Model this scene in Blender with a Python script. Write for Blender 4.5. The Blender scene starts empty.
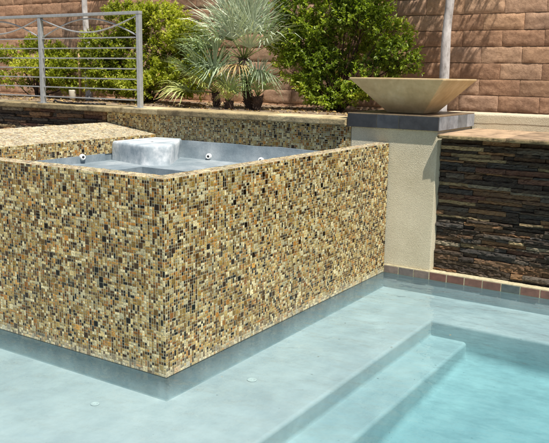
import bpy, math, random
import numpy as np
from mathutils import Vector, Matrix, noise, Quaternion
random.seed(7)
S = bpy.context.scene
COL = S.collection
R = random.random
U = random.uniform
L = 2.322          # y of the long back wall of the pool
WT = 0.09          # thickness of the spa's mosaic walls
HS = 0.90          # height of the spa rim over the water

# ------------------------------------------------------------------ helpers
def lin(c):
    return tuple((v/12.92 if v <= .04045 else ((v+.055)/1.055)**2.4) for v in [x/255 for x in c])

class MB:
    """collects vertices, faces and one colour per face"""
    def __init__(s): s.v = []; s.f = []; s.c = []; s.sm = []
    def face(s, pts, col=(.5, .5, .5), smooth=False):
        n = len(s.v); s.v += [tuple(p) for p in pts]
        s.f.append(tuple(range(n, n+len(pts)))); s.c.append(col); s.sm.append(smooth)
    def grid(s, P, col, smooth=True):
        n = len(s.v); r = len(P); q = len(P[0])
        for row in P: s.v += [tuple(p) for p in row]
        for i in range(r-1):
            for j in range(q-1):
                a = n+i*q+j
                s.f.append((a, a+1, a+q+1, a+q)); s.c.append(col); s.sm.append(smooth)
    def box(s, a, b, col=(.5, .5, .5)):
        x0, y0, z0 = a; x1, y1, z1 = b; n = len(s.v)
        s.v += [(x0,y0,z0),(x1,y0,z0),(x1,y1,z0),(x0,y1,z0),(x0,y0,z1),(x1,y0,z1),(x1,y1,z1),(x0,y1,z1)]
        for f in ((0,3,2,1),(4,5,6,7),(0,1,5,4),(1,2,6,5),(2,3,7,6),(3,0,4,7)):
            s.f.append(tuple(n+i for i in f)); s.c.append(col); s.sm.append(False)
    def prism(s, poly, z0, z1, col=(.5, .5, .5)):
        n = len(s.v); k = len(poly)
        zz1 = z1 if callable(z1) else (lambda x, y: z1)
        s.v += [(x, y, z0) for x, y in poly]+[(x, y, zz1(x, y)) for x, y in poly]
        s.f.append(tuple(n+i for i in reversed(range(k)))); s.f.append(tuple(n+k+i for i in range(k)))
        s.c += [col]*2; s.sm += [False]*2
        for i in range(k):
            j = (i+1) % k
            s.f.append((n+i, n+j, n+k+j, n+k+i)); s.c.append(col); s.sm.append(False)
    def tube(s, pts, rad, n=8, col=(.5, .5, .5), caps=True):
        pts = [Vector(p) for p in pts]; rad = rad if isinstance(rad, (list, tuple)) else [rad]*len(pts)
        base = len(s.v); up = Vector((0, 0, 1))
        prev = None
        for i, p in enumerate(pts):
            t = (pts[min(i+1, len(pts)-1)]-pts[max(i-1, 0)]).normalized()
            a = prev if prev is not None else (up if abs(t.z) < .9 else Vector((1, 0, 0)))
            e1 = (a-t*a.dot(t))
            if e1.length < 1e-4: e1 = t.orthogonal()
            e1.normalize(); e2 = t.cross(e1); prev = e1
            for k in range(n):
                w = 2*math.pi*k/n
                s.v.append(tuple(p+(e1*math.cos(w)+e2*math.sin(w))*rad[i]))
        for i in range(len(pts)-1):
            for k in range(n):
                a = base+i*n+k; b = base+i*n+(k+1) % n
                s.f.append((a, b, b+n, a+n)); s.c.append(col); s.sm.append(True)
        if caps:
            s.f.append(tuple(base+k for k in reversed(range(n)))); s.c.append(col); s.sm.append(False)
            e = base+(len(pts)-1)*n
            s.f.append(tuple(e+k for k in range(n))); s.c.append(col); s.sm.append(False)
    def lathe(s, prof, n=24, col=(.5, .5, .5), M=Matrix.Identity(4)):
        base = len(s.v)
        for r, z in prof:
            for k in range(n):
                w = 2*math.pi*k/n
                s.v.append(tuple(M @ Vector((r*math.cos(w), r*math.sin(w), z))))
        for i in range(len(prof)-1):
            for k in range(n):
                a = base+i*n+k; b = base+i*n+(k+1) % n
                s.f.append((a, b, b+n, a+n)); s.c.append(col); s.sm.append(True)
    def build(s, name, mat, parent=None, bevel=0):
        me = bpy.data.meshes.new(name)
        me.from_pydata(s.v, [], s.f); me.update()
        me.polygons.foreach_set('use_smooth', s.sm)
        at = me.color_attributes.new('tint', 'FLOAT_COLOR', 'CORNER')
        tot = [len(f) for f in s.f]
        arr = np.repeat(np.array([(c[0], c[1], c[2], 1) for c in s.c], dtype=np.float32), tot, axis=0)
        at.data.foreach_set('color', arr.ravel())
        o = bpy.data.objects.new(name, me); COL.objects.link(o)
        me.materials.append(mat)
        if parent: o.parent = parent
        if bevel:
            m = o.modifiers.new('bevel', 'BEVEL'); m.width = bevel; m.segments = 2; m.limit_method = 'ANGLE'
        return o

def tag(o, label=None, cat=None, group=None, kind=None):
    if label: o['label'] = label
    if cat: o['category'] = cat
    if group: o['group'] = group
    if kind: o['kind'] = kind
    return o
def thing(name, label, cat, group=None):
    o = bpy.data.objects.new(name, None); COL.objects.link(o); o.empty_display_size = .1
    return tag(o, label, cat, group)

class NT:
    """short hand for node trees"""
    def __init__(s, name):
        s.m = bpy.data.materials.new(name); s.m.use_nodes = True; s.t = s.m.node_tree; s.t.nodes.clear()
        s.out = s.n('ShaderNodeOutputMaterial')
    def n(s, typ, **kw):
        x = s.t.nodes.new(typ)
        for k, v in kw.items():
            if k.startswith('i_'):
                x.inputs[k[2:].replace('_', ' ')].default_value = v
            else: setattr(x, k, v)
        return x
    def l(s, a, b): s.t.links.new(a, b)
    def coord(s, scale=(1, 1, 1)):
        c = s.n('ShaderNodeTexCoord'); m = s.n('ShaderNodeMapping'); m.inputs['Scale'].default_value = scale
        s.l(c.outputs['Object'], m.inputs['Vector']); return m.outputs['Vector']
    def noise(s, scale, detail=4, rough=.55, vec=None):
        x = s.n('ShaderNodeTexNoise'); x.inputs['Scale'].default_value = scale
        x.inputs['Detail'].default_value = detail; x.inputs['Roughness'].default_value = rough
        s.l(vec if vec else s.coord(), x.inputs['Vector']); return x.outputs['Fac']
    def ramp(s, fac, stops):
        x = s.n('ShaderNodeValToRGB'); e = x.color_ramp.elements
        while len(e) < len(stops): e.new(.5)
        for i, (p, c) in enumerate(stops):
            e[i].position = p; e[i].color = (*c, 1) if len(c) == 3 else c
        s.l(fac, x.inputs['Fac']); return x.outputs['Color']
    def mix(s, a, b, fac, mode='MIX'):
        x = s.n('ShaderNodeMix', data_type='RGBA', blend_type=mode)
        for sock, v in ((x.inputs[0], fac), (x.inputs[6], a), (x.inputs[7], b)):
            if isinstance(v, bpy.types.NodeSocket): s.l(v, sock)
            elif isinstance(v, (int, float)): sock.default_value = v
            else: sock.default_value = (*v, 1)
        return x.outputs[2]
    def bump(s, h, strength=.5, dist=.01, prev=None):
        x = s.n('ShaderNodeBump'); x.inputs['Strength'].default_value = strength; x.inputs['Distance'].default_value = dist
        s.l(h, x.inputs['Height'])
        if prev: s.l(prev, x.inputs['Normal'])
        return x.outputs['Normal']
    def principled(s, color, rough=.7, normal=None, **kw):
        p = s.n('ShaderNodeBsdfPrincipled')
        if isinstance(color, bpy.types.NodeSocket): s.l(color, p.inputs['Base Color'])
        else: p.inputs['Base Color'].default_value = (*color, 1)
        if isinstance(rough, bpy.types.NodeSocket): s.l(rough, p.inputs['Roughness'])
        else: p.inputs['Roughness'].default_value = rough
        if normal: s.l(normal, p.inputs['Normal'])
        for k, v in kw.items(): p.inputs[k.replace('_', ' ')].default_value = v
        s.l(p.outputs[0], s.out.inputs['Surface']); return p
    def tint(s): return s.n('ShaderNodeVertexColor', layer_name='tint').outputs['Color']

# ------------------------------------------------------------------ materials
M = {}
t = NT('glass mosaic')
c = t.tint()
c2 = t.mix(c, t.ramp(t.noise(110, 4, .65, t.coord((1, 1, 1.8))), [(.32, (.5, .44, .34)), (.5, (1, 1, 1)), (.7, (1.5, 1.45, 1.3))]), 1, 'MULTIPLY')
c2 = t.mix(c2, t.ramp(t.noise(5, 5, .6), [(.35, (.86, .87, .86)), (.6, (1.08, 1.06, 1.02))]), 1, 'MULTIPLY')
t.principled(c2, .15, t.bump(t.noise(120, 2), .12, .003), Specular_IOR_Level=.3); M['mosaic'] = t.m

t = NT('pale grout')
t.principled(t.ramp(t.noise(45, 5, .6), [(.3, (.34, .30, .18)), (.7, (.58, .52, .35))]), .9, t.bump(t.noise(300, 3), .3, .002)); M['grout'] = t.m

t = NT('plaster')       # bare pool plaster, hand trowelled
n1 = t.noise(3.2, 8, .62); n2 = t.noise(14, 6, .65, t.coord((1, 1, .5)))
cc = t.ramp(n1, [(.3, (.16, .21, .24)), (.5, (.235, .285, .315)), (.68, (.38, .42, .44))])
cc = t.mix(cc, t.ramp(n2, [(.35, (.8, .82, .84)), (.6, (1.05, 1.05, 1.05)), (.72, (1.4, 1.4, 1.38))]), .6, 'MULTIPLY')
cc = t.mix(cc, t.ramp(t.noise(140, 3), [(.35, (.8, .8, .8)), (.6, (1.05, 1.05, 1.05))]), .7, 'MULTIPLY')
t.principled(cc, .75, t.bump(n2, .35, .01, t.bump(t.noise(60, 4), .2, .003))); M['plaster'] = t.m

t = NT('dry plaster')     # where the plaster has dried and chalked nearly white
n1 = t.noise(5, 8, .65); n2 = t.noise(18, 6, .65, t.coord((1, 1, .4)))
cc = t.ramp(n1, [(.34, (.26, .32, .36)), (.47, (.44, .49, .52)), (.53, (.62, .65, .67)), (.62, (.74, .77, .78))])
t.principled(cc, .8, t.bump(n2, .4, .012)); M['plaster_dry'] = t.m

t = NT('basin plaster')
n1 = t.noise(1.7, 7, .6); n2 = t.noise(9, 8, .65, t.coord((1, .6, 1)))
cc = t.ramp(n1, [(.3, (.285, .325, .35)), (.5, (.345, .385, .405)), (.7, (.42, .455, .47))])
cc = t.mix(cc, t.ramp(n2, [(.3, (.82, .85, .86)), (.55, (1, 1, 1)), (.75, (1.12, 1.12, 1.1))]), .8, 'MULTIPLY')
spk = t.ramp(t.noise(55, 3, .5), [(.70, (1, 1, 1)), (.76, (.6, .62, .6))])
cc = t.mix(cc, spk, .7, 'MULTIPLY')
t.principled(cc, .8, t.bump(n2, .3, .01)); M['basin'] = t.m

t = NT('shaded plaster')  # basin plaster darkened: shade of grazing sun on upright faces put into the colour
cc = t.ramp(t.noise(6, 6, .6), [(.3, (.17, .225, .25)), (.7, (.27, .325, .345))])
t.principled(cc, .8, t.bump(t.noise(20, 6), .3, .008)); M['basin_wall'] = t.m

t = NT('stucco')
v = t.n('ShaderNodeTexVoronoi', feature='F1'); v.inputs['Scale'].default_value = 210; t.l(t.coord(), v.inputs['Vector'])
nn = t.noise(150, 5, .7)
cc = t.ramp(t.noise(4, 6, .6), [(.3, (.62, .55, .39)), (.7, (.74, .67, .50))])
cc = t.mix(cc, t.ramp(nn, [(.35, (.84, .82, .79)), (.6, (1.05, 1.05, 1.05))]), .9, 'MULTIPLY')
t.principled(cc, .92, t.bump(v.outputs['Distance'], .6, .006, t.bump(nn, .9, .006))); M['stucco'] = t.m

t = NT('slump block')
nn = t.noise(38, 6, .65)
cc = t.mix(t.tint(), t.ramp(nn, [(.3, (.68, .64, .62)), (.55, (1, 1, 1)), (.75, (1.22, 1.22, 1.2))]), .9, 'MULTIPLY')
cc = t.mix(cc, t.ramp(t.noise(2.2, 6, .6, t.coord((1, 1, .35))), [(.35, (.8, .8, .82)), (.6, (1.04, 1.03, 1.02))]), 1, 'MULTIPLY')
t.principled(cc, .95, t.bump(nn, .5, .008, t.bump(t.noise(180, 4, .7), .5, .004))); M['block'] = t.m
t = NT('block mortar')
t.principled(t.ramp(t.noise(30, 5), [(.3, (.22, .15, .1)), (.7, (.36, .26, .18))]), .95, t.bump(t.noise(90, 4), .6, .008)); M['mortar'] = t.m

t = NT('ledger stone')
nl = t.noise(42, 8, .75, t.coord((1, 1, 3.2)))
cc = t.mix(t.tint(), t.ramp(nl, [(.3, (.45, .43, .42)), (.52, (1, 1, 1)), (.72, (1.5, 1.42, 1.3))]), .95, 'MULTIPLY')
cc = t.mix(cc, (.22, .13, .07), t.ramp(t.noise(11, 5, .6), [(.58, (0, 0, 0)), (.75, (.45, .45, .45))]))
t.principled(cc, .62, t.bump(nl, .9, .012, t.bump(t.noise(110, 4, .7), .5, .004))); M['ledger'] = t.m

t = NT('flagstone')
nn = t.noise(10, 7, .65)
cc = t.mix(t.tint(), t.ramp(nn, [(.34, (.42, .4, .36)), (.48, (1, 1, 1)), (.68, (1.4, 1.4, 1.35))]), .95, 'MULTIPLY')
t.principled(cc, .8, t.bump(nn, .9, .02, t.bump(t.noise(70, 5, .7), .8, .008))); M['flag'] = t.m

t = NT('slate')
nn = t.noise(16, 7, .65)
cc = t.mix(t.tint(), t.ramp(nn, [(.32, (.6, .6, .62)), (.52, (1, 1, 1)), (.74, (1.45, 1.4, 1.35))]), .95, 'MULTIPLY')
t.principled(cc, .45, t.bump(nn, .4, .006)); M['slate'] = t.m

t = NT('cast concrete')
nn = t.noise(26, 6, .6, t.coord((1, 1, .12))); n3 = t.noise(7, 6, .6)
cc = t.ramp(n3, [(.3, (.46, .32, .16)), (.55, (.58, .43, .235)), (.75, (.66, .52, .32))])
cc = t.mix(cc, t.ramp(nn, [(.3, (.86, .84, .8)), (.55, (1, 1, 1)), (.73, (1.15, 1.14, 1.1))]), .8, 'MULTIPLY')
t.principled(cc, .75, t.bump(t.noise(90, 5, .6), .25, .003)); M['bowl'] = t.m

t = NT('galvanised paint')
nn = t.noise(40, 4)
t.principled(t.ramp(nn, [(.3, (.38, .39, .39)), (.7, (.5, .51, .51))]), .42, t.bump(nn, .08, .003), Metallic=.35); M['metal'] = t.m

t = NT('white plastic'); t.principled((.8, .8, .78), .35); M['white'] = t.m
t = NT('scaled plastic'); t.principled((.44, .49, .5), .5); M['fitting'] = t.m
t = NT('black plastic'); t.principled((.02, .02, .02), .5); M['black'] = t.m

t = NT('soil')
nn = t.noise(30, 8, .7); n3 = t.noise(4, 5)
cc = t.ramp(nn, [(.3, (.1, .065, .04)), (.5, (.26, .19, .125)), (.68, (.42, .34, .25))])
cc = t.mix(cc, t.ramp(n3, [(.35, (.7, .68, .66)), (.65, (1.15, 1.12, 1.1))]), 1, 'MULTIPLY')
t.principled(cc, 1, t.bump(nn, .9, .02)); M['soil'] = t.m
t = NT('paving')
nn = t.noise(40, 6)
t.principled(t.ramp(nn, [(.3, (.3, .28, .24)), (.7, (.45, .42, .37))]), .9, t.bump(nn, .4, .004)); M['paving'] = t.m

def leafmat(name, trans=.35, rough=.5, spec=.4):
    t = NT(name)
    c = t.mix(t.tint(), t.ramp(t.noise(60, 2), [(.3, (.8, .8, .8)), (.7, (1.15, 1.15, 1.1))]), 1, 'MULTIPLY')
    p = t.principled(c, rough, None, Specular_IOR_Level=spec)
    tr = t.n('ShaderNodeBsdfTranslucent'); t.l(t.mix(c, (1.4, 1.5, .5), 1, 'MULTIPLY'), tr.inputs['Color'])
    mx = t.n('ShaderNodeMixShader'); mx.inputs[0].default_value = trans
    t.l(p.outputs[0], mx.inputs[1]); t.l(tr.outputs[0], mx.inputs[2]); t.l(mx.outputs[0], t.out.inputs['Surface'])
    return t.m
M['leaf'] = leafmat('shrub leaf', .42, .45); M['palm'] = leafmat('palm leaf', .08, .4, .5); M['litter'] = leafmat('dry leaf', .1, .8, .2)
t = NT('pale bark')
nn = t.noise(24, 6, .65, t.coord((1, 1, .35)))
t.principled(t.ramp(nn, [(.3, (.2, .17, .15)), (.45, (.45, .42, .4)), (.6, (.62, .59, .57))]), .9, t.bump(nn, .6, .01)); M['bark'] = t.m
t = NT('dark bark')
nn = t.noise(30, 6, .7)
t.principled(t.ramp(nn, [(.3, (.03, .02, .015)), (.7, (.14, .08, .05))]), .95, t.bump(nn, .9, .02)); M['darkbark'] = t.m
t = NT('lodgepole wood')
nn = t.noise(30, 6, .6, t.coord((1, 1, .1)))
t.principled(t.ramp(nn, [(.3, (.33, .2, .1)), (.7, (.52, .36, .2))]), .85, t.bump(nn, .4, .006)); M['wood'] = t.m

t = NT('pool water')
fr = t.n('ShaderNodeFresnel'); fr.inputs['IOR'].default_value = 1.33
tr = t.n('ShaderNodeBsdfTransparent'); gl = t.n('ShaderNodeBsdfGlossy'); gl.inputs['Roughness'].default_value = .02
nb = t.bump(t.noise(3.2, 3, .5, t.coord((1, 1.6, 1))), .6, .04, t.bump(t.noise(13, 3, .5), .4, .012))
t.l(nb, fr.inputs['Normal']); t.l(nb, gl.inputs['Normal'])
mx = t.n('ShaderNodeMixShader'); t.l(fr.outputs[0], mx.inputs[0]); t.l(tr.outputs[0], mx.inputs[1]); t.l(gl.outputs[0], mx.inputs[2])
t.l(mx.outputs[0], t.out.inputs['Surface'])
va = t.n('ShaderNodeVolumeAbsorption'); va.inputs['Color'].default_value = (.05, .79, .85, 1); va.inputs['Density'].default_value = .68
t.l(va.outputs[0], t.out.inputs['Volume']); M['water'] = t.m

# ------------------------------------------------------------------ ground, basin, water
EX0, EX1, EY0 = -3.1, 4.2, -3.2       # the pool's outline (the back is the wall at y = L)
g = MB()
B = 400
for a, b in (((-B, -B), (EX0, B)), ((EX1, -B), (B, B)), ((EX0, -B), (EX1, EY0)), ((EX0, 4.5), (EX1, B))):
    g.face([(a[0], a[1], .05), (b[0], a[1], .05), (b[0], b[1], .05), (a[0], b[1], .05)])
tag(g.build('ground', M['soil']), kind='structure')
g = MB()
for a, b in (((EX0-3, EY0-3), (EX0, L)), ((EX1, EY0-3), (EX1+3, L)), ((EX0, EY0-3), (EX1, EY0))):
    g.box((a[0], a[1], -.6), (b[0], b[1], .1))
tag(g.build('pool_deck', M['paving'], bevel=.01), kind='structure')

ZL, Z1, Z2 = -.11, -.205, -.30
XE, YE, XT = .56, 1.80, .785
g = MB()
def slab(x0, y0, x1, y1, z0, z1=None, nx=12, ny=12):
    zf = (lambda x, y: z0) if z1 is None else z1
    g.grid([[(x0+(x1-x0)*i/nx, y0+(y1-y0)*j/ny, zf(x0+(x1-x0)*i/nx, y0+(y1-y0)*j/ny)) for i in range(nx+1)] for j in range(ny+1)], (.5,)*3)
def floorz(x, y): return Z2 - .05*max(0, x-XT) - .05*max(0, YE-y)
def coved(profile, a, b):      # a profile in (offset, z), swept from a to b with the offset to the right of travel
    a = Vector(a); b = Vector(b); d = (b-a).normalized(); r = Vector((d.y, -d.x))
    rows = []
    for s in range(25):
        p = a.lerp(b, s/24); rows.append([(p.x+r.x*o, p.y+r.y*o, z) for o, z in profile])
    g.grid(rows, (.5,)*3)
def cove(o0, z0, z1, rt=.018, rb=.045):
    P = []; z1 -= .012; rt = min(rt, (z0-z1)*.4); rb = min(rb, (z0-z1)*.5)
    for k in range(6):
        w = math.pi/2*k/5; P.append((o0-rt+rt*math.sin(w), z0-rt+rt*math.cos(w)))
    for k in range(6):
        w = math.pi/2*k/5; P.append((o0+rb-rb*math.cos(w), z1+rb-rb*math.sin(w)))
    return P
YB = EY0
slab(EX0, YB, XE-.0175, L, ZL-.0004)                      # shallow shelf round the spa
slab(XE-.035, YE+.0175, EX1, L, ZL)                 # its strip along the wall
g2 = g
coved(cove(0, ZL, Z1, .018, .03), (XE, YB), (XE, YE+.05))
slab(XE, YB, XT-.016, YE, Z1-.0005, nx=2)
# second riser follows the sloping floor
rows = []
for s in range(25):
    y = YB+(YE-YB)*s/24; zb = floorz(XT, y)
    w_ = .008*noise.noise(Vector((y*2.2, 4, 4)))
    rows.append([(XT+o+w_, y+.004, z) for o, z in cove(0, Z1, zb, .022, .05)])
g.grid(rows, (.5,)*3)
slab(XT-.002, YB, EX1, YE+.002, 0, lambda x, y: floorz(x, y)-.001, 20, 20)
g.grid([[(x, YE-o, z) for o, z in cove(0, ZL, floorz(max(x, XT), YE), .018, .06)] for x in [XE-.04+(EX1-XE+.04)*s/30 for s in range(31)]], (.5,)*3)   # riser under the strip along the wall
for a, b in (((EX0, YB), (EX0, L)), ((EX1, YB), (EX1, L)), ((EX0, YB), (EX1, YB))):
    g.face([(a[0], a[1], -.7), (b[0], b[1], -.7), (b[0], b[1], .06), (a[0], a[1], .06)])
g.face([(EX0, L-.003, ZL), (EX1, L-.003, ZL), (EX1, L-.003, .0), (EX0, L-.003, .0)])
g.face([(EX0, YB, -.9), (EX1, YB, -.9), (EX1, L, -.9), (EX0, L, -.9)])
tag(g.build('pool_basin', M['basin']), kind='structure')

g = MB(); g.box((EX0+.002, EY0+.002, -.85), (EX1-.002, L+.03, 0))
tag(g.build('water', M['water']), kind='structure')

# ------------------------------------------------------------------ mosaic
PAL = [((236, 222, 176), 14), ((220, 200, 144), 14), ((196, 168, 102), 16), ((170, 138, 72), 14), ((134, 102, 48), 12),
       ((98, 68, 30), 11), ((64, 42, 20), 9), ((32, 22, 12), 8), ((190, 134, 62), 8), ((150, 98, 42), 6), ((206, 198, 160), 4), ((206, 156, 80), 6)]
PC = [lin(c) for c, w in PAL]; PW = [w for c, w in PAL]
CELL = .0140
def lerpc(a, b, k): return tuple(a[i]+(b[i]-a[i])*k for i in range(3))
def mosaic(mb, gb, O, u, v, W, H, keep=None, lift=.0014, glare_film=0, base_film=False):
    """tiles of 1x1, 2x1, 1x2 and 2x2 cells laid over the rectangle O + u*W + v*H, over a grout sheet"""
    O, u, v = Vector(O), Vector(u).normalized(), Vector(v).normalized(); n = u.cross(v)
    nx = max(1, round(W/CELL)); ny = max(1, round(H/CELL)); cu, cv = W/nx, H/ny
    if keep is None:
        gb.face([O, O+u*W, O+u*W+v*H, O+v*H])
    used = [[False]*ny for _ in range(nx)]
    off = U(0, 50)
    for j in range(ny):
        for i in range(nx):
            if used[i][j]: continue
            r = R(); w = h = 1
            if r < .04: w = 2; h = 2
            elif r < .15: w = 2
            elif r < .29: h = 2
            if i+w > nx or any(used[i+a][j] for a in range(w)): w = 1
            if j+h > ny: h = 1
            if any(used[i+a][j+b] for a in range(w) for b in range(h)): w = h = 1
            for a in range(w):
                for b in range(h): used[i+a][j+b] = True
            x0, y0, x1, y1 = i*cu, j*cv, (i+w)*cu, (j+h)*cv
            if keep and not keep((x0+x1)/2, (y0+y1)/2): continue
            gp = .0013+U(-.0002, .0004)
            c = random.choices(PC, PW)[0]; k = U(.48, .88); c = tuple(q*k for q in c)
            if base_film and j < 3: c = lerpc(c, (.62, .60, .48), U(.15, .75)*(1-j/3))
            dr = 1+.16*noise.noise(Vector((O.x+i*cu*1.3, O.y+i*cu*1.1, j*cv*1.6))*1.7); c = tuple(q*dr for q in c)
            if glare_film: c = lerpc(c, (.72, .68, .56), glare_film*U(.3, 1))  # sun glare on the rim tops, put into the tile colour
            tx, ty = random.gauss(0, .04), random.gauss(0, .04)
            def P(x, y, z): return O+u*x+v*y+n*(z+lift+tx*(x-(x0+x1)/2)+ty*(y-(y0+y1)/2))
            b_ = .0011
            a = [(x0+gp, y0+gp), (x1-gp, y0+gp), (x1-gp, y1-gp), (x0+gp, y1-gp)]
            q = [(x0+gp+b_, y0+gp+b_), (x1-gp-b_, y0+gp+b_), (x1-gp-b_, y1-gp-b_), (x0+gp+b_, y1-gp-b_)]
            s = len(mb.v)
            mb.v += [tuple(P(x, y, -.0012)) for x, y in a]+[tuple(P(x, y, 0)) for x, y in q]
            mb.f += [(s+4, s+5, s+6, s+7)]+[(s+e, s+(e+1) % 4, s+4+(e+1) % 4, s+4+e) for e in range(4)]
            mb.c += [c]*5; mb.sm += [False]*5

SX = -2.65; BX = -2.10                # outer and inner edge of the spa's broad sloping left rim
ZO, ZI = .915, .845
spa = thing('raised_spa', 'raised square spa clad in tan, brown and amber glass mosaic, standing in the pool', 'spa')
T = MB(); G = MB()
mosaic(T, G, (SX, 0, 0), (1, 0, 0), (0, 0, 1), -SX, HS, base_film=True)                 # front face
mosaic(T, G, (0, 0, 0), (0, 1, 0), (0, 0, 1), L-.012, HS, base_film=True)               # right face
mosaic(T, G, (SX, 0, HS), (1, 0, 0), (0, 1, 0), -SX, WT, glare_film=.6)                # rim
mosaic(T, G, (-WT, WT, HS), (1, 0, 0), (0, 1, 0), WT, L-WT-.012, glare_film=.6)
mosaic(T, G, (-WT, WT, .81), (-1, 0, 0), (0, 0, 1), -BX-WT, HS-.81)     # inside of the front wall
mosaic(T, G, (-WT, L, .81), (0, -1, 0), (0, 0, 1), L-WT, HS-.81)        # inside of the right wall
Tt = MB(); Gt = MB()
sl = Vector((BX-SX, 0, ZI-ZO)); 
mosaic(Tt, Gt, (SX, WT, ZO), sl, (0, 1, 0), sl.length, L-WT, glare_film=.75)            # sloping rim
mosaic(Tt, Gt, (BX, WT, .725), (0, 1, 0), (0, 0, 1), L-WT, ZI-.725)     # its inner face
mosaic(T, G, (SX, L, 0), (0, -1, 0), (0, 0, 1), L, HS)                  # outer left face
T.build('mosaic_tiling', M['mosaic'], spa); G.build('grout_bed', M['grout'], spa)
rim = Tt.build('sloping_rim', M['mosaic'], spa); rim['label'] = 'broad left rim sloping towards the spa, sun glare put into its pale tile colour'
Gt.build('grout', M['grout'], rim)
# plaster shell inside
FB = .675
def zin(x, y): return FB + .0*x
P = MB(); e = .004
P.prism([(SX+e, e), (-e, e), (-e, L-.01), (-WT+e, L-.01), (-WT+e, WT-e), (SX+e, WT-e)], -.6, HS-e)
P.prism([(SX+e, WT), (BX-e, WT), (BX-e, L-.002), (SX+e, L-.002)], -.6, lambda x, y: ZO-e if x < (SX+BX)/2 else ZI-e)
# bench with a sunk footwell
wx0, wx1, wy0, wy1 = -1.62, -.62, .55, 1.62
P.box((BX-e, WT-e, -.5), (wx0, L-.004, FB)); P.box((wx1, WT-e, -.5), (-WT+e, L-.004, FB))
P.box((wx0, WT-e, -.5), (wx1, wy0, FB)); P.box((wx0, wy1, -.5), (wx1, L-.004, FB))
P.box((wx0-.01, wy0-.01, -.5), (wx1+.01, wy1+.01, FB-.42))
P.box((BX-.002, WT, FB-.01), (BX+.012, 1.72, .73)); 
sh = P.build('plaster_shell', M['plaster'], spa)
Kb = MB(); rows = []
for o, z in [(.0025, -.0015), (.0012, -.003), (.0012, ZL+.007), (.003, ZL+.002), (.006, ZL-.002)]:
    path = [(SX-o, L-.003), (SX-o, 0-o)]+[(-o*.0-(0 if k == 0 else 0)+SX*(1-k/40)+o*(k/40), -o) for k in range(1, 40)]+[(o, -o)]+[(o, (L-.003)*k/40) for k in range(1, 41)]
    rows.append([(x, y, z) for x, y in path])
Kb.grid(rows, (.5,)*3); Kb.build('submerged_base', M['basin_wall'], spa)
# coarse plaster skin on the back of the spa, standing proud of the wall behind
Q = MB()
rows = []
for j in range(9):
    z = FB-.01+(.812-FB+.01)*j/8; row = []
    for i in range(90):
        x = BX+(-BX-WT)*i/89
        row.append((x, L-.012-.022*(1-j/8)**2-.004*noise.noise(Vector((x*9, 0, z*20))), z+.006*noise.noise(Vector((x*4, 3, 0)))*(j == 8)))
    rows.append(row)
Q.grid([list(reversed(r)) for r in rows], (.5,)*3)
top = rows[-1]; Q.grid([[ (p[0], L+.0, p[2]+.001) for p in top], top], (.5,)*3)
Q.build('plaster_band', M['plaster'], spa)
# block in the back left corner with rounded upright corners
def rounded(poly, rads, n=7):
    out = []; k = len(poly)
    for i in range(k):
        p = Vector(poly[i]); a = Vector(poly[i-1]); b = Vector(poly[(i+1) % k]); r = rads[i]
        if r == 0: out.append(tuple(p)); continue
        da = (a-p).normalized(); db = (b-p).normalized()
        for s in range(n+1):
            q = s/n; pa = p+da*r*(1-q)**2; out.append(tuple(p+da*r*(1-q)**2+db*r*q**2))
    return out
poly = rounded([(-2.098, 1.80), (-1.66, 1.69), (-1.52, 1.83), (-1.84, L-.004), (-2.098, L-.004)], [.03, .05, .07, .02, 0])
K = MB(); n = len(poly); cxm = sum(p[0] for p in poly)/n; cym = sum(p[1] for p in poly)/n
prof = [(1.03, FB-.01), (1.0, FB+.03), (1.0, .775), (1.0, .803), (.985, .815), (.95, .822), (.6, .823), (.05, .824)]
rows = []
for s, z in prof:
    row = []
    for x, y in poly+[poly[0]]:
        X = cxm+(x-cxm)*s; Y = cym+(y-cym)*s
        w = .012*noise.noise(Vector((X*7, Y*7, z*8))); row.append((min(X, 99)+w, min(Y+w, L-.003), z+w*.35))
    rows.append(row)
K.grid(rows, (.5,)*3)
kb = K.build('corner_block', M['plaster_dry'], spa); kb['label'] = 'chalky grey-white plaster block with rounded corners in the back left corner'

def jet(pos, face):
    """round white return fitting on a spa wall; face is the wall's outward direction"""
    d = Vector(face); q = Vector((0, 0, 1)).rotation_difference(d).to_matrix().to_4x4()
    Mx = Matrix.Translation(pos) @ q
    a = MB(); a.lathe([(.0, .0), (.024, 0), (.025, .006), (.021, .011), (.019, .03), (.016, .034), (.011, .034), (.009, .022), (0, .022)], 22, M=Mx)
    o = a.build('jet_nozzle', M['white'], spa)
    b = MB(); b.lathe([(.0, .0235), (.0085, .0235), (.0085, .029), (.004, .030), (0, .030)], 14, M=Mx)
    b.build('jet_eye', M['black'], o)
jet((-1.531, L-.026, .700), (.4, -1, .1)); jet((-1.036, L-.026, .705), (.4, -1, .1)); jet((BX+.008, 1.49, .720), (1, -.5, .1))

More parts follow.
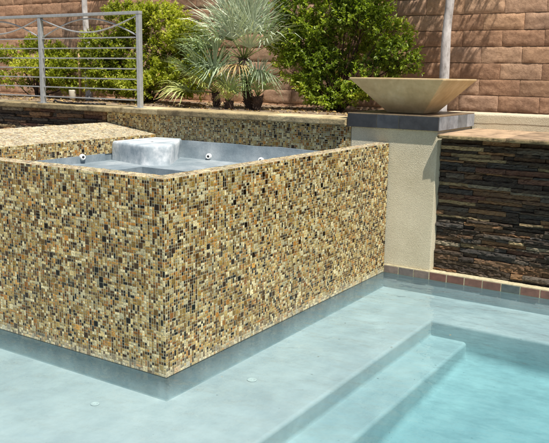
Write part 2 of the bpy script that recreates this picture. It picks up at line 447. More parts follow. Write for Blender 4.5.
# ------------------------------------------------------------------ stone veneer
def stones(mb, x0, x1, z0, z1, y, palette, big=1.0, dmax=.03, hr=(.014, .036)):
    z = z0
    while z < z1-.004:
        h = min(U(*hr)*big, z1-z)
        if z1-z-h < .012: h = z1-z
        x = x0-U(0, .1)
        while x < x1:
            w = U(.06, .34)*big
            if R() < .12: w *= 1.5
            xa, xb = max(x, x0), min(x+w, x1)
            x += w
            if xb-xa < .012: continue
            d = U(.0, dmax); c = random.choices([p for p, q in palette], [q for p, q in palette])[0]
            k = U(.7, 1.25); c = tuple(v*k for v in lin(c)); sd = Vector((xa*9, z*31, U(0, 9)))
            nx = max(3, int((xb-xa)/.010)); nz = 5
            tilt = U(-.008, .008); tz = U(-.10, .10)*h
            P = []
            for j in range(nz+3):
                row = []
                for i in range(nx+3):
                    ui = min(max(i-1, 0), nx)/nx; vj = min(max(j-1, 0), nz)/nz
                    X = xa+.0012+(xb-xa-.0024)*ui; Z = z+.0012+(h-.0024)*vj+tz*(ui-.5)
                    edge = (i in (0, nx+2)) or (j in (0, nz+2))
                    nn = noise.noise(Vector((X*30, Z*60, 0))+sd); n2 = noise.noise(Vector((X*90, Z*140, 5))+sd)
                    r = .004*(max(0, abs(ui-.5)*2-.85)/.15+max(0, abs(vj-.5)*2-.7)/.3)
                    n3 = noise.noise(Vector((X*210, Z*260, 8))+sd)
                    Y = y+.05 if edge else y-d-.009*nn-.006*n2-.003*n3+r*.6-tilt*(ui-.5)
                    if not edge:
                        Z += .0025*noise.noise(Vector((X*25, 7, Z*3))+sd); X += .003*noise.noise(Vector((3, 7, Z*40))+sd)
                    row.append((X, Y, Z))
                P.append(row)
            mb.grid(P, c, smooth=False)
        z += h
RUST = [((82, 66, 50), 20), ((64, 52, 42), 18), ((108, 82, 58), 14), ((132, 98, 66), 9), ((150, 114, 78), 6), ((166, 144, 106), 5),
        ((92, 82, 70), 10), ((110, 76, 58), 6), ((74, 68, 62), 8), ((136, 124, 102), 4)]
wf = thing('waterfall_wall', 'dark rust and slate stacked stone wall under an orange flagstone slab', 'wall')
V = MB(); YS = L+.078
stones(V, .338, EX1, .055, .958, YS, RUST, 1.0, .03, (.013, .036))
V.build('stone_veneer', M['ledger'], wf)
b = MB(); b.box((.338, YS+.028, -.6), (EX1, 3.02, .95)); b.build('wall_core', M['darkbark'], wf)
# waterline tiles, slate blue under the pillar and brick red along the wall
W = MB(); x = .004
TR = [(112, 76, 64), (118, 82, 70), (102, 70, 60), (112, 80, 68)]; TB = [(98, 92, 90), (112, 104, 100), (88, 84, 84), (122, 108, 100)]
while x < EX1-.01:
    w = .122 if x > .33 else .112
    c = lin(random.choice(TR if x > .32 else TB))
    if abs(x-.80) < .06: c = lin((84, 92, 90))
    k = U(.8, 1.2); c = tuple(q*k for q in c)
    W.box((x, L-.014-U(0, .002), -.002), (x+w-.006, L+.02, .048), c); x += w
wl = W.build('waterline_tile', M['slate'], wf, bevel=.002)
b = MB(); b.box((.0, L-.0125, -.004), (EX1, L+.06, .0535)); b.build('tile_grout', M['grout'], wl)
# flagstone slab in pieces with ragged front edges
F = MB(); xs = [.352, .80, 1.42, 2.05, 2.7, 3.4, EX1]
for a, bx in zip(xs, xs[1:]):
    c = lin((170, 144, 116)); k = U(.8, 1.1); c = tuple(q*k for q in c); n = 26; m = 5
    topz = .984+U(-.002, .003)
    fr = [(a+.003+(bx-a-.006)*i/n) for i in range(n+1)]
    ye = [2.252+.012*noise.noise(Vector((x*9, 1, 0)))+.007*noise.noise(Vector((x*40, 1, 4))) for x in fr]
    for i in (0, n): ye[i] += .012
    rows = [[(x, 3.03, .957) for x in fr], [(x, y+.012, .957+.004*noise.noise(Vector((x*30, 0, 9)))) for x, y in zip(fr, ye)]]
    rows += [[(x, y+.004*noise.noise(Vector((x*50, z*200, 2))), z) for x, y in zip(fr, ye)] for z in (.963, .969, .975)]
    rows += [[(x, y+.008, topz-.001) for x, y in zip(fr, ye)], [(x, y+.03, topz+.002*noise.noise(Vector((x*20, 3, 3)))) for x, y in zip(fr, ye)], [(x, 3.03, topz) for x in fr]]
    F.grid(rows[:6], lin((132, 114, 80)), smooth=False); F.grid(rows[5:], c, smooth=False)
    for xx in (0, n): F.face([r[xx] for r in (rows if xx == 0 else rows[::-1])], c)
fl = F.build('flagstone_slab', M['flag'], wf)

# ------------------------------------------------------------------ pillar with slate cap
pil = thing('pillar', 'square beige stucco pillar with a dark slate tile cap between spa and stone wall', 'pillar')
PX0, PX1, PY1 = -.298, .336, 2.985
b = MB(); b.box((PX0, L, -.6), (PX1, PY1, 1.0)); b.build('stucco_body', M['stucco'], pil, bevel=.006)
cap = MB(); z0, z1 = 1.0, 1.088; cx0, cx1, cy0, cy1 = PX0-.022, PX1+.012, L-.024, PY1+.03
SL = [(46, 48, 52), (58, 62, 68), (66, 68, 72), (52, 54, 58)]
def captile(a, bb, c=None):
    c = lin(c or random.choice(SL)); k = U(.85, 1.15); cap.box(a, bb, tuple(q*k for q in c))
xsq = [cx0, -.095, .065, cx1]
for a, bx in zip(xsq, xsq[1:]): captile((a+.0015, cy0, z0), (bx-.0015, cy0+.012, z1))
ysq = [cy0+.013, cy0+.21, cy0+.37, cy0+.56, cy1]
for a, by in zip(ysq, ysq[1:]):
    captile((cx1-.012, a+.0015, z0), (cx1, by-.0015, z1), random.choice([(132, 138, 146), (150, 154, 160), (112, 118, 124)])); captile((cx0, a+.0015, z0), (cx0+.012, by-.0015, z1))  # right side tiles lightened: its sunlit look is put into the colour
for a, bx in zip([cx0, -.1, .12, cx1], [-.1, .12, cx1]):
    for c_, d_ in zip([cy0, 2.53, 2.77, cy1], [2.53, 2.77, cy1]):
        captile((a+.0015, c_+.0015, z1+.0005), (bx-.0015, d_-.0015, z1+.008), (120, 104, 84))
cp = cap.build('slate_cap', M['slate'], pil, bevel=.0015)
b = MB(); b.box((cx0+.004, cy0+.004, z0+.002), (cx1-.004, cy1-.004, z1)); b.build('cap_mortar', M['grout'], cp)

# ------------------------------------------------------------------ water bowl
B_ = MB(); bc = Vector((.038, 2.60)); hr, hb = .335, .135; zb, zt = 1.0975, 1.335
def ring(h, z, r=0.0): return [(bc.x+sx*h, bc.y+sy*h, z) for sx, sy in ((-1, -1), (1, -1), (1, 1), (-1, 1))]
rings = [ring(hb-.01, zb), ring(hb, zb+.004), ring(hr-.006, zt-.014), ring(hr, zt-.012), ring(hr, zt), ring(hr-.022, zt), ring(hr-.026, zt-.014), ring(hb*.5, zb+.05)]
n0 = len(B_.v)
for r in rings: B_.v += r
for i in range(len(rings)-1):
    for k in range(4):
        a = i*4+k; b2 = i*4+(k+1) % 4; B_.f.append((a, b2, b2+4, a+4)); B_.c.append((.5,)*3); B_.sm.append(False)
B_.f += [(3, 2, 1, 0), tuple(len(rings)*4-4+i for i in range(4))]; B_.c += [(.5,)*3]*2; B_.sm += [False]*2
bowl = thing('fountain_bowl', 'wide square flared tan concrete bowl standing on the slate-capped pillar', 'bowl')
B_.build('basin', M['bowl'], bowl, bevel=.003)

# ------------------------------------------------------------------ retaining wall behind the spa
rw = thing('retaining_wall', 'low retaining wall behind the spa, mosaic on the right and stacked stone on the left', 'wall')
T = MB(); G = MB()
mosaic(T, G, (-2.66, L, .81), (1, 0, 0), (0, 0, 1), 2.66+PX0-.001, .197)
T.build('mosaic_band', M['mosaic'], rw); G.build('grout_bed', M['grout'], rw)
b = MB(); b.box((-2.66, L+.001, -.6), (PX0-.002, 2.62, 1.004)); b.box((-7.5, L+.04, -.6), (-2.66, 2.62, 1.004)); b.build('wall_core', M['mortar'], rw)
V = MB(); stones(V, -7.5, -2.662, .05, 1.004, L+.012, RUST, 1.2, .035); V.build('stone_veneer', M['ledger'], rw)
Cg = MB(); x = -7.5
while x < PX0-.04:
    w = U(.32, .62); xb = min(x+w, PX0-.024)
    if PX0-.024-xb < .12: xb = PX0-.024
    c = lin(random.choice([(182, 164, 124), (168, 150, 112), (192, 176, 138), (160, 142, 104)])); n = 14
    fr = [x+.002+(xb-x-.004)*i/n for i in range(n+1)]
    ye = [2.268+.006*noise.noise(Vector((q*12, 5, 0))) for q in fr]
    rows = [[(q, 2.6, 1.005) for q in fr], [(q, y+.008, 1.005) for q, y in zip(fr, ye)], [(q, y, 1.013) for q, y in zip(fr, ye)],
            [(q, y+.003*noise.noise(Vector((q*60, 0, 3))), 1.03) for q, y in zip(fr, ye)], [(q, y, 1.043) for q, y in zip(fr, ye)], [(q, y+.009, 1.051) for q, y in zip(fr, ye)],
            [(q, 2.45, 1.053+.002*noise.noise(Vector((q*20, 3, 3)))) for q in fr], [(q, 2.6, 1.052) for q in fr]]
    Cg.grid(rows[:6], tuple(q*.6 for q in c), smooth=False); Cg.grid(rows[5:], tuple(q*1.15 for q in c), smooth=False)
    for xx in (0, n): Cg.face([r[xx] for r in (rows if xx == 0 else rows[::-1])], c)
    x = xb
Cg.build('coping', M['flag'], rw)

pw = thing('planter_wall', 'low beige stucco planter wall behind the orange slab, right of the pillar', 'wall')
b = MB(); b.box((PX1-.25, 3.022, .5), (EX1, 3.30, 1.09)); b.build('stucco_face', M['stucco'], pw, bevel=.012)

# planter soil
g = MB()
def soilz(x, y): return 1.028+.022*noise.noise(Vector((x*1.7, y*2, 0)))+.01*noise.noise(Vector((x*9, y*9, 2)))
g.grid([[(-9+9.0*i/110+.0, 2.58+1.75*j/26, soilz(-9+9.0*i/110, 2.58+1.75*j/26)) for i in range(111)] for j in range(27)], (.5,)*3)
g.grid([[(0+EX1*i/50, 3.02+1.31*j/20, soilz(EX1*i/50, 3.02+1.31*j/20)) for i in range(51)] for j in range(21)], (.5,)*3)
tag(g.build('planting_soil', M['soil']), kind='structure')

# ------------------------------------------------------------------ slump block wall
bw = thing('block_wall', 'tall garden wall of reddish tan slump blocks behind the planting', 'wall')
K = MB(); YW = 4.25; BL, BH = .353, .1395; zrow0 = 1.7525-6*BH; TOP = 2.59
BC = [(196, 157, 124), (188, 147, 116), (201, 164, 133), (183, 144, 114), (194, 158, 130)]
nrow = int((TOP-zrow0)/BH)+1
for r in range(nrow):
    z = zrow0+r*BH; off = -.027 if (r % 2 == 0) else .149
    for k in range(-27, 12):
        xa = off+k*BL+.0015; xb = xa+BL-.003; c = lin(random.choice(BC)); kk = U(.86, 1.1); c = tuple(q*kk for q in c)
        ja, jb, sd = U(-.003, .003), 0, Vector((k*3.7, r*5.1, 0)); bulge = U(.004, .009); nx, nz = 16, 8
        P = []
        for j in range(nz+1):
            row = []
            for i in range(nx+1):
                ui = i/nx; vj = j/nz; ev = min(vj, 1-vj)+.012; eu = min(ui, 1-ui)+.004
                X = xa+(xb-xa)*ui; Z = z+.003+(BH-.006)*vj
                Y = YW-.012-bulge*(min(1, ev*6)**.6*min(1, eu*16)**.6)+ja*(vj-.5)+jb*(ui-.5)-.005*noise.noise(Vector((X*12, Z*20, 0))+sd)-.003*noise.noise(Vector((X*45, Z*45, 3))+sd)
                if j in (0, nz): Z += .0045*noise.noise(Vector((X*16, 9, 0))+sd)*(1 if j == 0 else .7)-.001
                if i in (0, nx): X += .003*noise.noise(Vector((7, 9, Z*25))+sd)
                row.append((X, Y, Z))
            P.append(row)
        K.grid(P, c, smooth=True)
        bk = lambda p: (p[0], YW+.02, p[2])
        for line in (P[0][::-1], P[-1], [q[0] for q in P], [q[-1] for q in P][::-1]): K.grid([line, [bk(p) for p in line]], c, smooth=False)
K.build('slump_blocks', M['block'], bw)
b = MB(); b.box((-9.5, YW-.003, .0), (4.1, YW+.2, zrow0+nrow*BH)); b.build('mortar_core', M['mortar'], bw)
b = MB(); b.box((-9.52, YW-.03, zrow0+nrow*BH+.001), (4.12, YW+.23, zrow0+nrow*BH+.05), lin((170, 120, 92))); b.build('wall_cap', M['block'], bw, bevel=.008)

# ------------------------------------------------------------------ metal fence on the coping
fe = thing('metal_fence', 'grey metal rail fence with crossed arcs along the coping', 'fence')
FY = 2.335; posts = [-4.68, -3.482, -2.285]; zt = 1.825
for px in posts:
    a = MB(); w = .019
    a.box((px-w, FY-w, 1.052), (px+w, FY+w, zt-.013)); o = a.build('post', M['metal'], fe, bevel=.003)
    c_ = MB(); c_.box((px-.038, FY-.038, 1.0515), (px+.038, FY+.038, 1.058)); c_.build('base_plate', M['metal'], o)
a = MB(); a.box((posts[0]-.02, FY-.021, zt-.013), (posts[-1]+.021, FY+.021, zt+.012)); a.build('top_rail', M['metal'], fe, bevel=.003)
for i in range(7):
    z = 1.628-.0855*i
    a = MB(); a.box((posts[0], FY-.005, z-.005), (posts[-1]-.02, FY+.005, z+.005)); a.build('rail', M['metal'], fe, bevel=.001)
for p, q in zip(posts, posts[1:]):
    for up in (1, -1):
        pts = []
        for s in range(25):
            u_ = s/24; hgt = math.sin(math.pi*u_); 
            z = (1.640+.150*hgt) if up == 1 else (1.80-.125*hgt)
            pts.append((p+.02+(q-p-.04)*u_, FY+.007*up, z))
        a = MB(); a.tube(pts, .0065, 8); a.build('arc', M['metal'], fe)

# ------------------------------------------------------------------ foliage
def leaf(mb, p, d, n, ln, wd, c, fold=.35):
    """one folded leaf: four faces, pointed at both ends"""
    s = d.cross(n).normalized(); n = s.cross(d).normalized()
    m1 = p+d*ln*.33-n*ln*.02; m2 = p+d*ln*.7-n*ln*.05; tip = p+d*ln-n*ln*.16
    a1 = m1+s*wd*.5+n*wd*fold; a2 = m2+s*wd*.42+n*wd*fold*.7; b1 = m1-s*wd*.5+n*wd*fold; b2 = m2-s*wd*.42+n*wd*fold*.7
    k = len(mb.v); mb.v += [tuple(q) for q in (p, m1, m2, tip, a1, a2, b1, b2)]
    mb.f += [(k, k+1, k+2, k+5, k+4), (k+2, k+3, k+5), (k+1, k, k+6, k+7, k+2), (k+2, k+7, k+3)]
    mb.c += [c]*4; mb.sm += [False]*4
def rv():
    while True:
        v = Vector((U(-1, 1), U(-1, 1), U(-1, 1)))
        if .05 < v.length < 1: return v.normalized()
def lerpc(a, b, k): return tuple(a[i]+(b[i]-a[i])*k for i in range(3))
def bush(name, label, base, blobs, nsprig, ln, wd, dark, mid, bright, cat='shrub', leaves=9, tipbright=.5, limbs=1, trunkpart='stem', mat='darkbark', crownpart='foliage', group=None):
    """blobs: (x, y, z, rx, ry, rz); leafy sprigs fill their outer shells"""
    root = thing(name, label, cat, group); mb = MB(); st = MB(); base = Vector(base)
    vol = [b[3]*b[4]*b[5] for b in blobs]; out = []
    for i in range(nsprig):
        b = random.choices(blobs, vol)[0]; v = rv(); r = U(.35, 1.02)**.55
        c = Vector(b[:3]); p = c+Vector((v.x*b[3], v.y*b[4], v.z*b[5]))*r
        w = noise.noise(p*4.2)+.5*noise.noise(p*9)
        if w < -.17 and r > .55: continue                 # gaps
        d = (v*.9+(p-base).normalized()*.4+Vector((0, 0, .45))+rv()*.6).normalized()
        ls = U(.05, .11)*(ln/.04); q0 = p-d*ls*.4
        outer = max(0, min(1, (r-.55)/.45)); tone = noise.noise(p*2.5+Vector((4, 4, 4)))
        if R() < .22: out.append((q0, d, ls))
        kk = U(-.12, .12)
        for j in range(leaves):
            u_ = (j+.5)/leaves; pp = q0+d*ls*u_; side = rv(); side = (side-d*side.dot(d)).normalized()
            dd = (d*U(.35, .9)+side*U(.6, 1)+Vector((0, 0, .1))).normalized()
            nn = (Vector((0, 0, 1))+rv()*.75).normalized()
            k = .38+.5*tone+.30*u_*tipbright*2-.15+kk+U(-.16, .16)
            c_ = lerpc(dark, mid, max(0, min(1, k*2))) if k < .5 else lerpc(mid, bright, max(0, min(1, k*2-1)))
            if R() < .012: c_ = lin((176, 150, 70))
            f_ = U(.7, 1.15)
            leaf(mb, pp, dd, nn, ln*f_, wd*f_, c_)
    for q, d, ls in out: st.tube([q-d*.05, q+d*ls*.9], [.0022, .001], 4, caps=False)
    for b in blobs:
        for _ in range(limbs):
            c = Vector(b[:3])+Vector((U(-.5, .5)*b[3], U(-.5, .5)*b[4], U(-.2, .5)*b[5])); m = base.lerp(c, .5)+rv()*.06; m.z = max(m.z, base.z+.05)
            b0 = base+Vector((U(-.05, .05), U(-.05, .05), -.03)) if limbs > 0 else base
            st.tube([b0, b0.lerp(m, .5)+rv()*.015, m, c], [.012, .009, .007, .003], 6)
    st.build(trunkpart, M[mat], root); mb.build(crownpart, M['leaf'], root)
    return root
YG = (lin((90, 102, 32)), lin((164, 172, 60)), lin((226, 222, 112)))
DG = (lin((66, 86, 32)), lin((144, 164, 58)), lin((224, 224, 104)))
def blobset(cx, cy, rx, ry, z0, z1, n, seed, narrow=.55):
    random.seed(seed); out = []
    for i in range(n):
        h = (i+.5)/n; z = z0+(z1-z0)*h; w = narrow+(1-narrow)*math.sin(math.pi*min(1, h*1.0+.12)); a = U(0, 6.28)
        out.append((cx+math.cos(a)*rx*.6*w, cy+math.sin(a)*ry*.55*w, z, rx*.44*U(.8, 1.2), ry*.5, (z1-z0)*.17*U(.9, 1.2)))
    return out
bush('green_shrub', 'yellow-green leafy shrub behind the fence at the far left edge', (-5.25, 3.75, 1.03),
     blobset(-5.35, 3.75, .66, .35, 1.15, 1.66, 9, 3)+[(-4.72, 3.8, 1.30, .28, .25, .2), (-5.0, 3.85, 1.42, .3, .25, .18)], 2300, .038, .017, *YG)
mid_bl = blobset(-3.35, 3.62, .66, .34, 1.2, 1.86, 12, 11)+[(-3.98, 3.55, 1.72, .17, .2, .1), (-3.95, 3.5, 1.45, .2, .2, .13), (-3.85, 3.5, 1.25, .25, .2, .13), (-3.6, 3.6, 1.93, .32, .25, .12), (-3.2, 3.65, 1.9, .3, .25, .12), (-2.85, 3.65, 1.68, .2, .25, .16), (-2.8, 3.6, 1.3, .2, .25, .2), (-3.7, 3.5, 1.3, .35, .25, .2), (-3.9, 3.5, 1.6, .25, .22, .16), (-3.3, 3.4, 1.2, .4, .2, .13)]
bush('green_shrub', 'tall bright yellow-green shrub between the right fence post and the palm', (-3.35, 3.6, 1.03), mid_bl, 5200, .038, .017, *YG)
rb = blobset(-1.07, 3.62, .56, .34, 1.22, 2.05, 13, 5, .5)+[(-.52, 3.62, 1.50, .24, .22, .16), (-.62, 3.62, 1.68, .2, .2, .13), (-1.5, 3.6, 1.62, .3, .25, .2), (-1.5, 3.6, 1.9, .3, .25, .2), (-1.45, 3.55, 1.4, .26, .22, .17), (-1.1, 3.5, 1.2, .3, .2, .14), (-1.0, 3.6, 2.15, .4, .28, .16), (-1.4, 3.6, 2.12, .3, .25, .16)]
bush('green_shrub', 'dense dark green shrub left of the tan bowl', (-1.12, 3.58, 1.02), rb, 5000, .036, .016, *DG)

# fan palms
def fan(root, hub0, d, pet, rad, base_c, seed, nl=22, spread=2.5, droop=.25):
    """one fan frond: a petiole and its ring of narrow folded segments"""
    random.seed(seed); mb = MB(); hub0 = Vector(hub0); d = Vector(d).normalized()
    up = Vector((0, 0, 1)); side = d.cross(up)
    if side.length < .15: side = Vector((1, 0, 0))
    side.normalize(); side = (side+rv()*.35); side = (side-d*side.dot(d)).normalized(); nrm = side.cross(d).normalized()
    hub = hub0+d*pet-up*pet*pet*.25
    mb.tube([hub0, hub0.lerp(hub, .5)+up*pet*.03, hub], [.006, .0045, .0035], 5, lin((150, 160, 96)))
    d2 = (hub-hub0).normalized()
    for i in range(nl):
        w = (i/(nl-1)-.5)*spread+random.gauss(0, .05); oop = random.gauss(0, .09); ll = rad*(1-.35*abs(w/(spread/2))**2)*U(.88, 1.06)
        dd = (d2*math.cos(w)+side*math.sin(w)+nrm*(oop+.18*math.cos(w))).normalized(); s = nrm.cross(dd).normalized()
        kc = U(.75, 1.25); c = tuple(q*kc for q in base_c); wd = .0040*(rad/.35)**.5*U(.85, 1.15)
        pts = []
        for k in range(6):
            u_ = k/5; q = hub+dd*ll*u_+nrm*(.06*ll*math.sin(u_*3.1))-up*droop*ll*u_**2.6*(.6+.8*R()*(k > 3))
            wk = wd*(.35+1.3*math.sin(math.pi*min(1, .12+u_*.62)))*(1 if k < 5 else .12)*(1-u_*.45)
            pts.append((q, wk))
        base = len(mb.v)
        for q, wk in pts:
            mb.v += [tuple(q+s*wk+nrm*wk*.5), tuple(q), tuple(q-s*wk+nrm*wk*.5)]
        for k in range(5):
            for j in (0, 1):
                a = base+k*3+j; mb.f.append((a, a+1, a+4, a+3)); mb.c.append(c); mb.sm.append(False)
    return mb.build('frond', M['palm'], root)
def ptrunk(root, p0, p1, r0, r1):
    p0, p1 = Vector(p0), Vector(p1); a = MB(); n = 22
    pts = [p0.lerp(p1, i/n)+Vector((.008*math.sin(i*.5), 0, 0)) for i in range(n+1)]
    a.tube(pts, [(r0+(r1-r0)*i/n)*(1+.10*(i % 2)) for i in range(n+1)], 12)
    for i in range(int((p1-p0).length*420)):       # leaf stubs and fibre
        w = U(0, 6.28); k = R(); q = p0.lerp(p1, k); rr = r0+(r1-r0)*k; o = Vector((math.cos(w), math.sin(w), 0))
        a.tube([q+o*rr*.7, q+o*(rr+U(.006, .022))+Vector((0, 0, U(.01, .04)))], [.007, .002], 4)
    return a.build('trunk', M['darkbark'], root)
SV = lin((190, 200, 176)); SV2 = lin((164, 180, 148)); SG = lin((142, 164, 108)); SY = lin((176, 182, 104)); BRN = lin((176, 152, 104))
def palm(label, foot, crown, r0, specs, seed, tr=.03, group='fan palms in the planting bed'):
    root = thing('fan_palm', label, 'palm', group); ptrunk(root, foot, crown, tr, tr*1.15)
    for i, (az, el, pet, rad, c, dr) in enumerate(specs):
        a, e = math.radians(az), math.radians(el)
        d = (math.cos(a)*math.cos(e), math.sin(a)*math.cos(e), math.sin(e)); fan(root, crown, d, pet, rad, c, seed+i, nl=28 if rad > .3 else 20, droop=dr)
    random.seed(seed+99); return root
# azimuth in degrees from +x; the camera is towards -50
big = [(-60, 66, .26, .50, SV, .06), (120, 80, .30, .52, SV2, .04), (175, 60, .28, .50, SV, .10), (205, 44, .28, .50, SV, .12), (-20, 58, .30, .50, SV, .10), (15, 46, .30, .50, SV2, .1),
       (-95, 52, .24, .46, SV, .12), (235, 28, .26, .44, SV2, .2), (190, 20, .30, .44, SG, .2), (-5, 28, .30, .46, SV, .2), (-40, 30, .22, .42, SV, .25), (60, 55, .3, .5, SV2, .1),
       (-75, 85, .30, .50, SV, .03), (210, 72, .30, .52, SV, .04), (10, 74, .32, .52, SV, .05), (150, 40, .3, .46, SG, .15), (-70, -15, .18, .28, BRN, .3), (-15, -25, .2, .32, SV2, .3), (230, -15, .2, .34, SV2, .3), (-50, -45, .15, .26, SG, .3), (200, -35, .2, .34, SV2, .3)]
palm('large silvery fan palm with a dark trunk between the two big shrubs', (-1.80, 3.24, 1.0), (-1.91, 3.3, 1.47), .03, big, 40, .034)
low = [(200, 34, .24, .38, SG, .15), (225, 52, .26, .40, SV2, .1), (175, 58, .26, .40, SG, .1), (250, 26, .16, .30, SY, .25), (215, 8, .26, .32, SY, .3), (-80, 38, .14, .30, SG, .2), (190, 4, .28, .32, SY, .25), (-60, 62, .2, .36, SV2, .1), (150, 70, .22, .36, SG, .1), (-20, 34, .16, .28, SG, .2), (185, 30, .34, .36, SV2, .15)]
palm('low fan palm with yellow-green fans, left of the large silvery palm', (-2.10, 3.16, 1.0), (-2.12, 3.16, 1.17), .03, low, 140, .028)
sm = [(-60, 70, .10, .22, SY, .15), (-110, 45, .10, .20, SY, .3), (-10, 45, .10, .20, SG, .25), (-60, 30, .06, .18, SY, .3), (200, 55, .1, .2, SG, .2), (-40, 85, .12, .24, SV, .1)]
palm('small young fan palm just left of the dark palm trunk', (-1.90, 3.06, 1.0), (-1.90, 3.06, 1.10), .03, sm, 240, .034)
sm2 = [(-50, 75, .16, .24, SV, .12), (-110, 60, .14, .22, SG, .2), (0, 55, .14, .24, SV2, .2), (-60, 40, .08, .20, SG, .3), (180, 65, .16, .24, SV2, .15), (60, 70, .18, .24, SV, .1), (-20, 30, .12, .2, SG, .3)]
palm('small young fan palm right of the dark palm trunk, on a shaggy stub', (-1.70, 3.22, 1.0), (-1.70, 3.22, 1.15), .03, sm2, 340, .036)

# trees whose crowns stand above the picture
def tree(label, foot, height, r, lean, crown_blobs, nsp, seed):
    random.seed(seed)
    foot = Vector(foot); top = foot+Vector(lean)+Vector((0, 0, height))
    bl = [(top.x+a, top.y+b_, top.z+c, d, e_, f) for a, b_, c, d, e_, f in crown_blobs]
    root = bush('garden_tree', label, top, bl, nsp, .036, .013, *DG, cat='tree', leaves=7, crownpart='crown', trunkpart='limbs', mat='bark')
    a = MB(); pts = []; rad = []
    for i in range(19):
        u_ = i/18; q = foot.lerp(top, u_)+Vector((.012*noise.noise(Vector((u_*4, seed, 0))), .012*noise.noise(Vector((u_*4, seed, 9))), 0)); pts.append(q)
        rad.append(r*(1.25-.5*u_)*(1+.10*noise.noise(Vector((u_*14, seed, 3)))) + (.012 if i == 0 else 0))
    a.tube(pts, rad, 12); a.build('trunk', M['bark'], root)
    return root
tree('slim pale trunk rising behind the tan bowl, crown above the wall', (-.06, 3.42, 1.0), 1.75, .034, (.03, .02, 0),
     [(-.55, .5, .25, .4, .3, .2), (-.1, .55, .2, .4, .25, .2), (.1, -.1, .45, .35, .3, .2), (-.35, .5, .05, .35, .25, .16), (-.9, .5, .2, .35, .3, .2), (-.2, .2, .35, .35, .3, .16), (.25, .5, .15, .3, .25, .16), (.5, .4, .45, .3, .3, .2)], 1700, 71)
tree('slim pale trunk behind the left part of the metal fence', (-4.27, 3.66, 1.0), 1.6, .034, (-.05, 0, 0),
     [(.0, .0, .5, .4, .35, .25), (.35, .1, .7, .35, .3, .2), (-.3, -.1, .6, .35, .3, .2), (.1, .1, .95, .35, .3, .2)], 900, 83)
random.seed(5)
a = MB(); a.tube([(-4.31, 3.56, 1.0), (-4.315, 3.565, 1.6)], .014, 10)
tag(a.build('tree_stake', M['wood']), 'thin brown wooden stake beside the left slim trunk', 'stake')
a = MB(); a.lathe([(0, 0), (.032, 0), (.036, .01), (.042, .09), (.040, .1), (.036, .1), (.034, .02), (0, .02)], 20, M=Matrix.Translation((-4.50, 3.62, 1.035)))
t = NT('cream plastic'); t.principled((.62, .56, .44), .6); M['cream'] = t.m
tag(a.build('plant_pot', M['cream']), 'small cream pot on the soil left of the wooden stake', 'pot')
a = MB(); a.tube([(-3.44, 2.42, 1.062), (-3.40, 2.40, 1.078), (-3.33, 2.37, 1.066), (-3.2, 2.36, 1.061), (-3.0, 2.4, 1.060), (-2.85, 2.5, 1.058)], .008, 8)
tag(a.build('irrigation_tube', M['black']), 'short black irrigation tube lying on the coping by the left fence post', 'tube')

# leaf litter on the soil
a = MB()
for _ in range(2600):
    x, y = U(-6.5, 2.0), U(2.62, 4.15)
    if x > -.3 and y < 3.32: continue
    z = soilz(x, y)+.004; d = Vector((U(-1, 1), U(-1, 1), U(-.15, .25))).normalized()
    c = lin(random.choice([(186, 158, 112), (150, 116, 76), (206, 184, 140), (120, 88, 58), (96, 70, 48), (200, 170, 110)]))
    leaf(a, Vector((x, y, z)), d, Vector((U(-.3, .3), U(-.3, .3), 1)), U(.02, .05), U(.008, .02), c)
tag(a.build('leaf_litter', M['litter']), 'dry brown leaf litter scattered over the planting soil', 'leaves', kind='stuff')

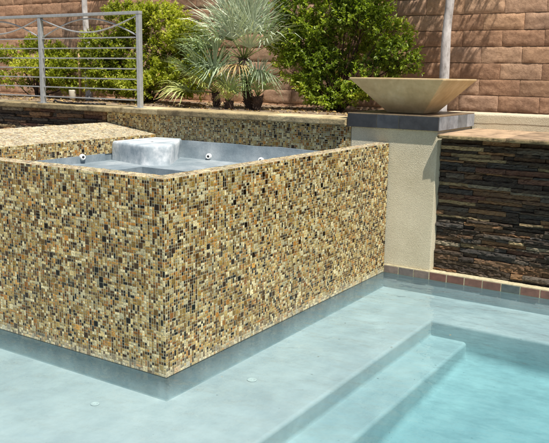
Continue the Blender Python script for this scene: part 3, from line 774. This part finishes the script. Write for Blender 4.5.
# ------------------------------------------------------------------ small things in the pool
def drain(x, y, z, r, label):
    a = MB(); a.lathe([(0, 0), (r, 0), (r, .0015), (r*.9, .0025), (r*.55, .0025), (r*.5, .001), (r*.2, .001), (r*.18, .003), (0, .003)], 26, M=Matrix.Translation((x, y, z)))
    o = a.build('pool_fitting', M['fitting']); tag(o, label, 'fitting', 'round white fittings on the shallow shelf')
drain(.183, .416, ZL+.001, .024, 'round white fitting on the shelf right of the spa corner')
drain(-.238, -.208, ZL+.001, .020, 'round white fitting on the shelf left of the spa corner')
spots = [(.86, 1.30), (.98, 1.52), (.44, .62), (.31, 1.15), (.68, .95), (1.18, 1.45), (.5, 1.3), (.93, .62), (.75, 1.42), (.2, .15)]
for i, (x, y) in enumerate(spots):
    a = MB(); an = U(0, 6.28); s = U(.003, .007)
    leaf(a, Vector((x, y, .002)), Vector((math.cos(an), math.sin(an), 0)), Vector((0, 0, 1)), s*2.2, s, lin(random.choice([(96, 80, 50), (190, 140, 70), (70, 70, 50)])), .1)
    o = a.build('floating_leaf', M['litter']); tag(o, 'tiny bit of dry leaf floating on the pool water', 'leaf', 'leaf bits floating on the pool')

# ------------------------------------------------------------------ light
sun = Vector((.125, -.07, .29)).normalized()
el = math.asin(sun.z); az = math.atan2(sun.x, sun.y)
w = bpy.data.worlds.new('World'); S.world = w; w.use_nodes = True; nt = w.node_tree; nt.nodes.clear()
sk = nt.nodes.new('ShaderNodeTexSky'); sk.sky_type = 'NISHITA'; sk.sun_disc = False; sk.sun_elevation = el; sk.sun_rotation = az
sk.air_density = 1.0; sk.dust_density = 1.0
bg = nt.nodes.new('ShaderNodeBackground'); bg.inputs['Strength'].default_value = .065
wo = nt.nodes.new('ShaderNodeOutputWorld'); nt.links.new(sk.outputs[0], bg.inputs[0]); nt.links.new(bg.outputs[0], wo.inputs[0])
ld = bpy.data.lights.new('sun', 'SUN'); ld.energy = 5.0; ld.angle = math.radians(.53); ld.color = (1, .95, .86)
lo = bpy.data.objects.new('sun', ld); COL.objects.link(lo); lo.rotation_euler = sun.to_track_quat('Z', 'Y').to_euler(); lo.location = (3, -2, 6)

# ------------------------------------------------------------------ camera
yaw, pitch, roll, f = .569689444, .192668983, .0163892318, 755.675113
d = Vector((-math.sin(yaw)*math.cos(pitch), math.cos(yaw)*math.cos(pitch), -math.sin(pitch)))
r = Vector((math.cos(yaw), math.sin(yaw), 0)); u = r.cross(d)
rr = r*math.cos(roll)+u*math.sin(roll); uu = -r*math.sin(roll)+u*math.cos(roll)
cd = bpy.data.cameras.new('camera'); co = bpy.data.objects.new('camera', cd); COL.objects.link(co)
mw = Matrix((rr, uu, -d)).transposed().to_4x4(); mw.translation = Vector((2.12569958, -2.43766540, 1.34856903)); co.matrix_world = mw
cd.sensor_width = 36; cd.sensor_fit = 'HORIZONTAL'; cd.lens = f/549*36; cd.clip_start = .02; cd.clip_end = 1500
S.camera = co
S.view_settings.view_transform = 'Standard'; S.view_settings.look = 'None'; S.view_settings.gamma = 1
S.view_settings.use_curve_mapping = False; S.view_settings.exposure = .38
S.cycles.transparent_max_bounces = 16
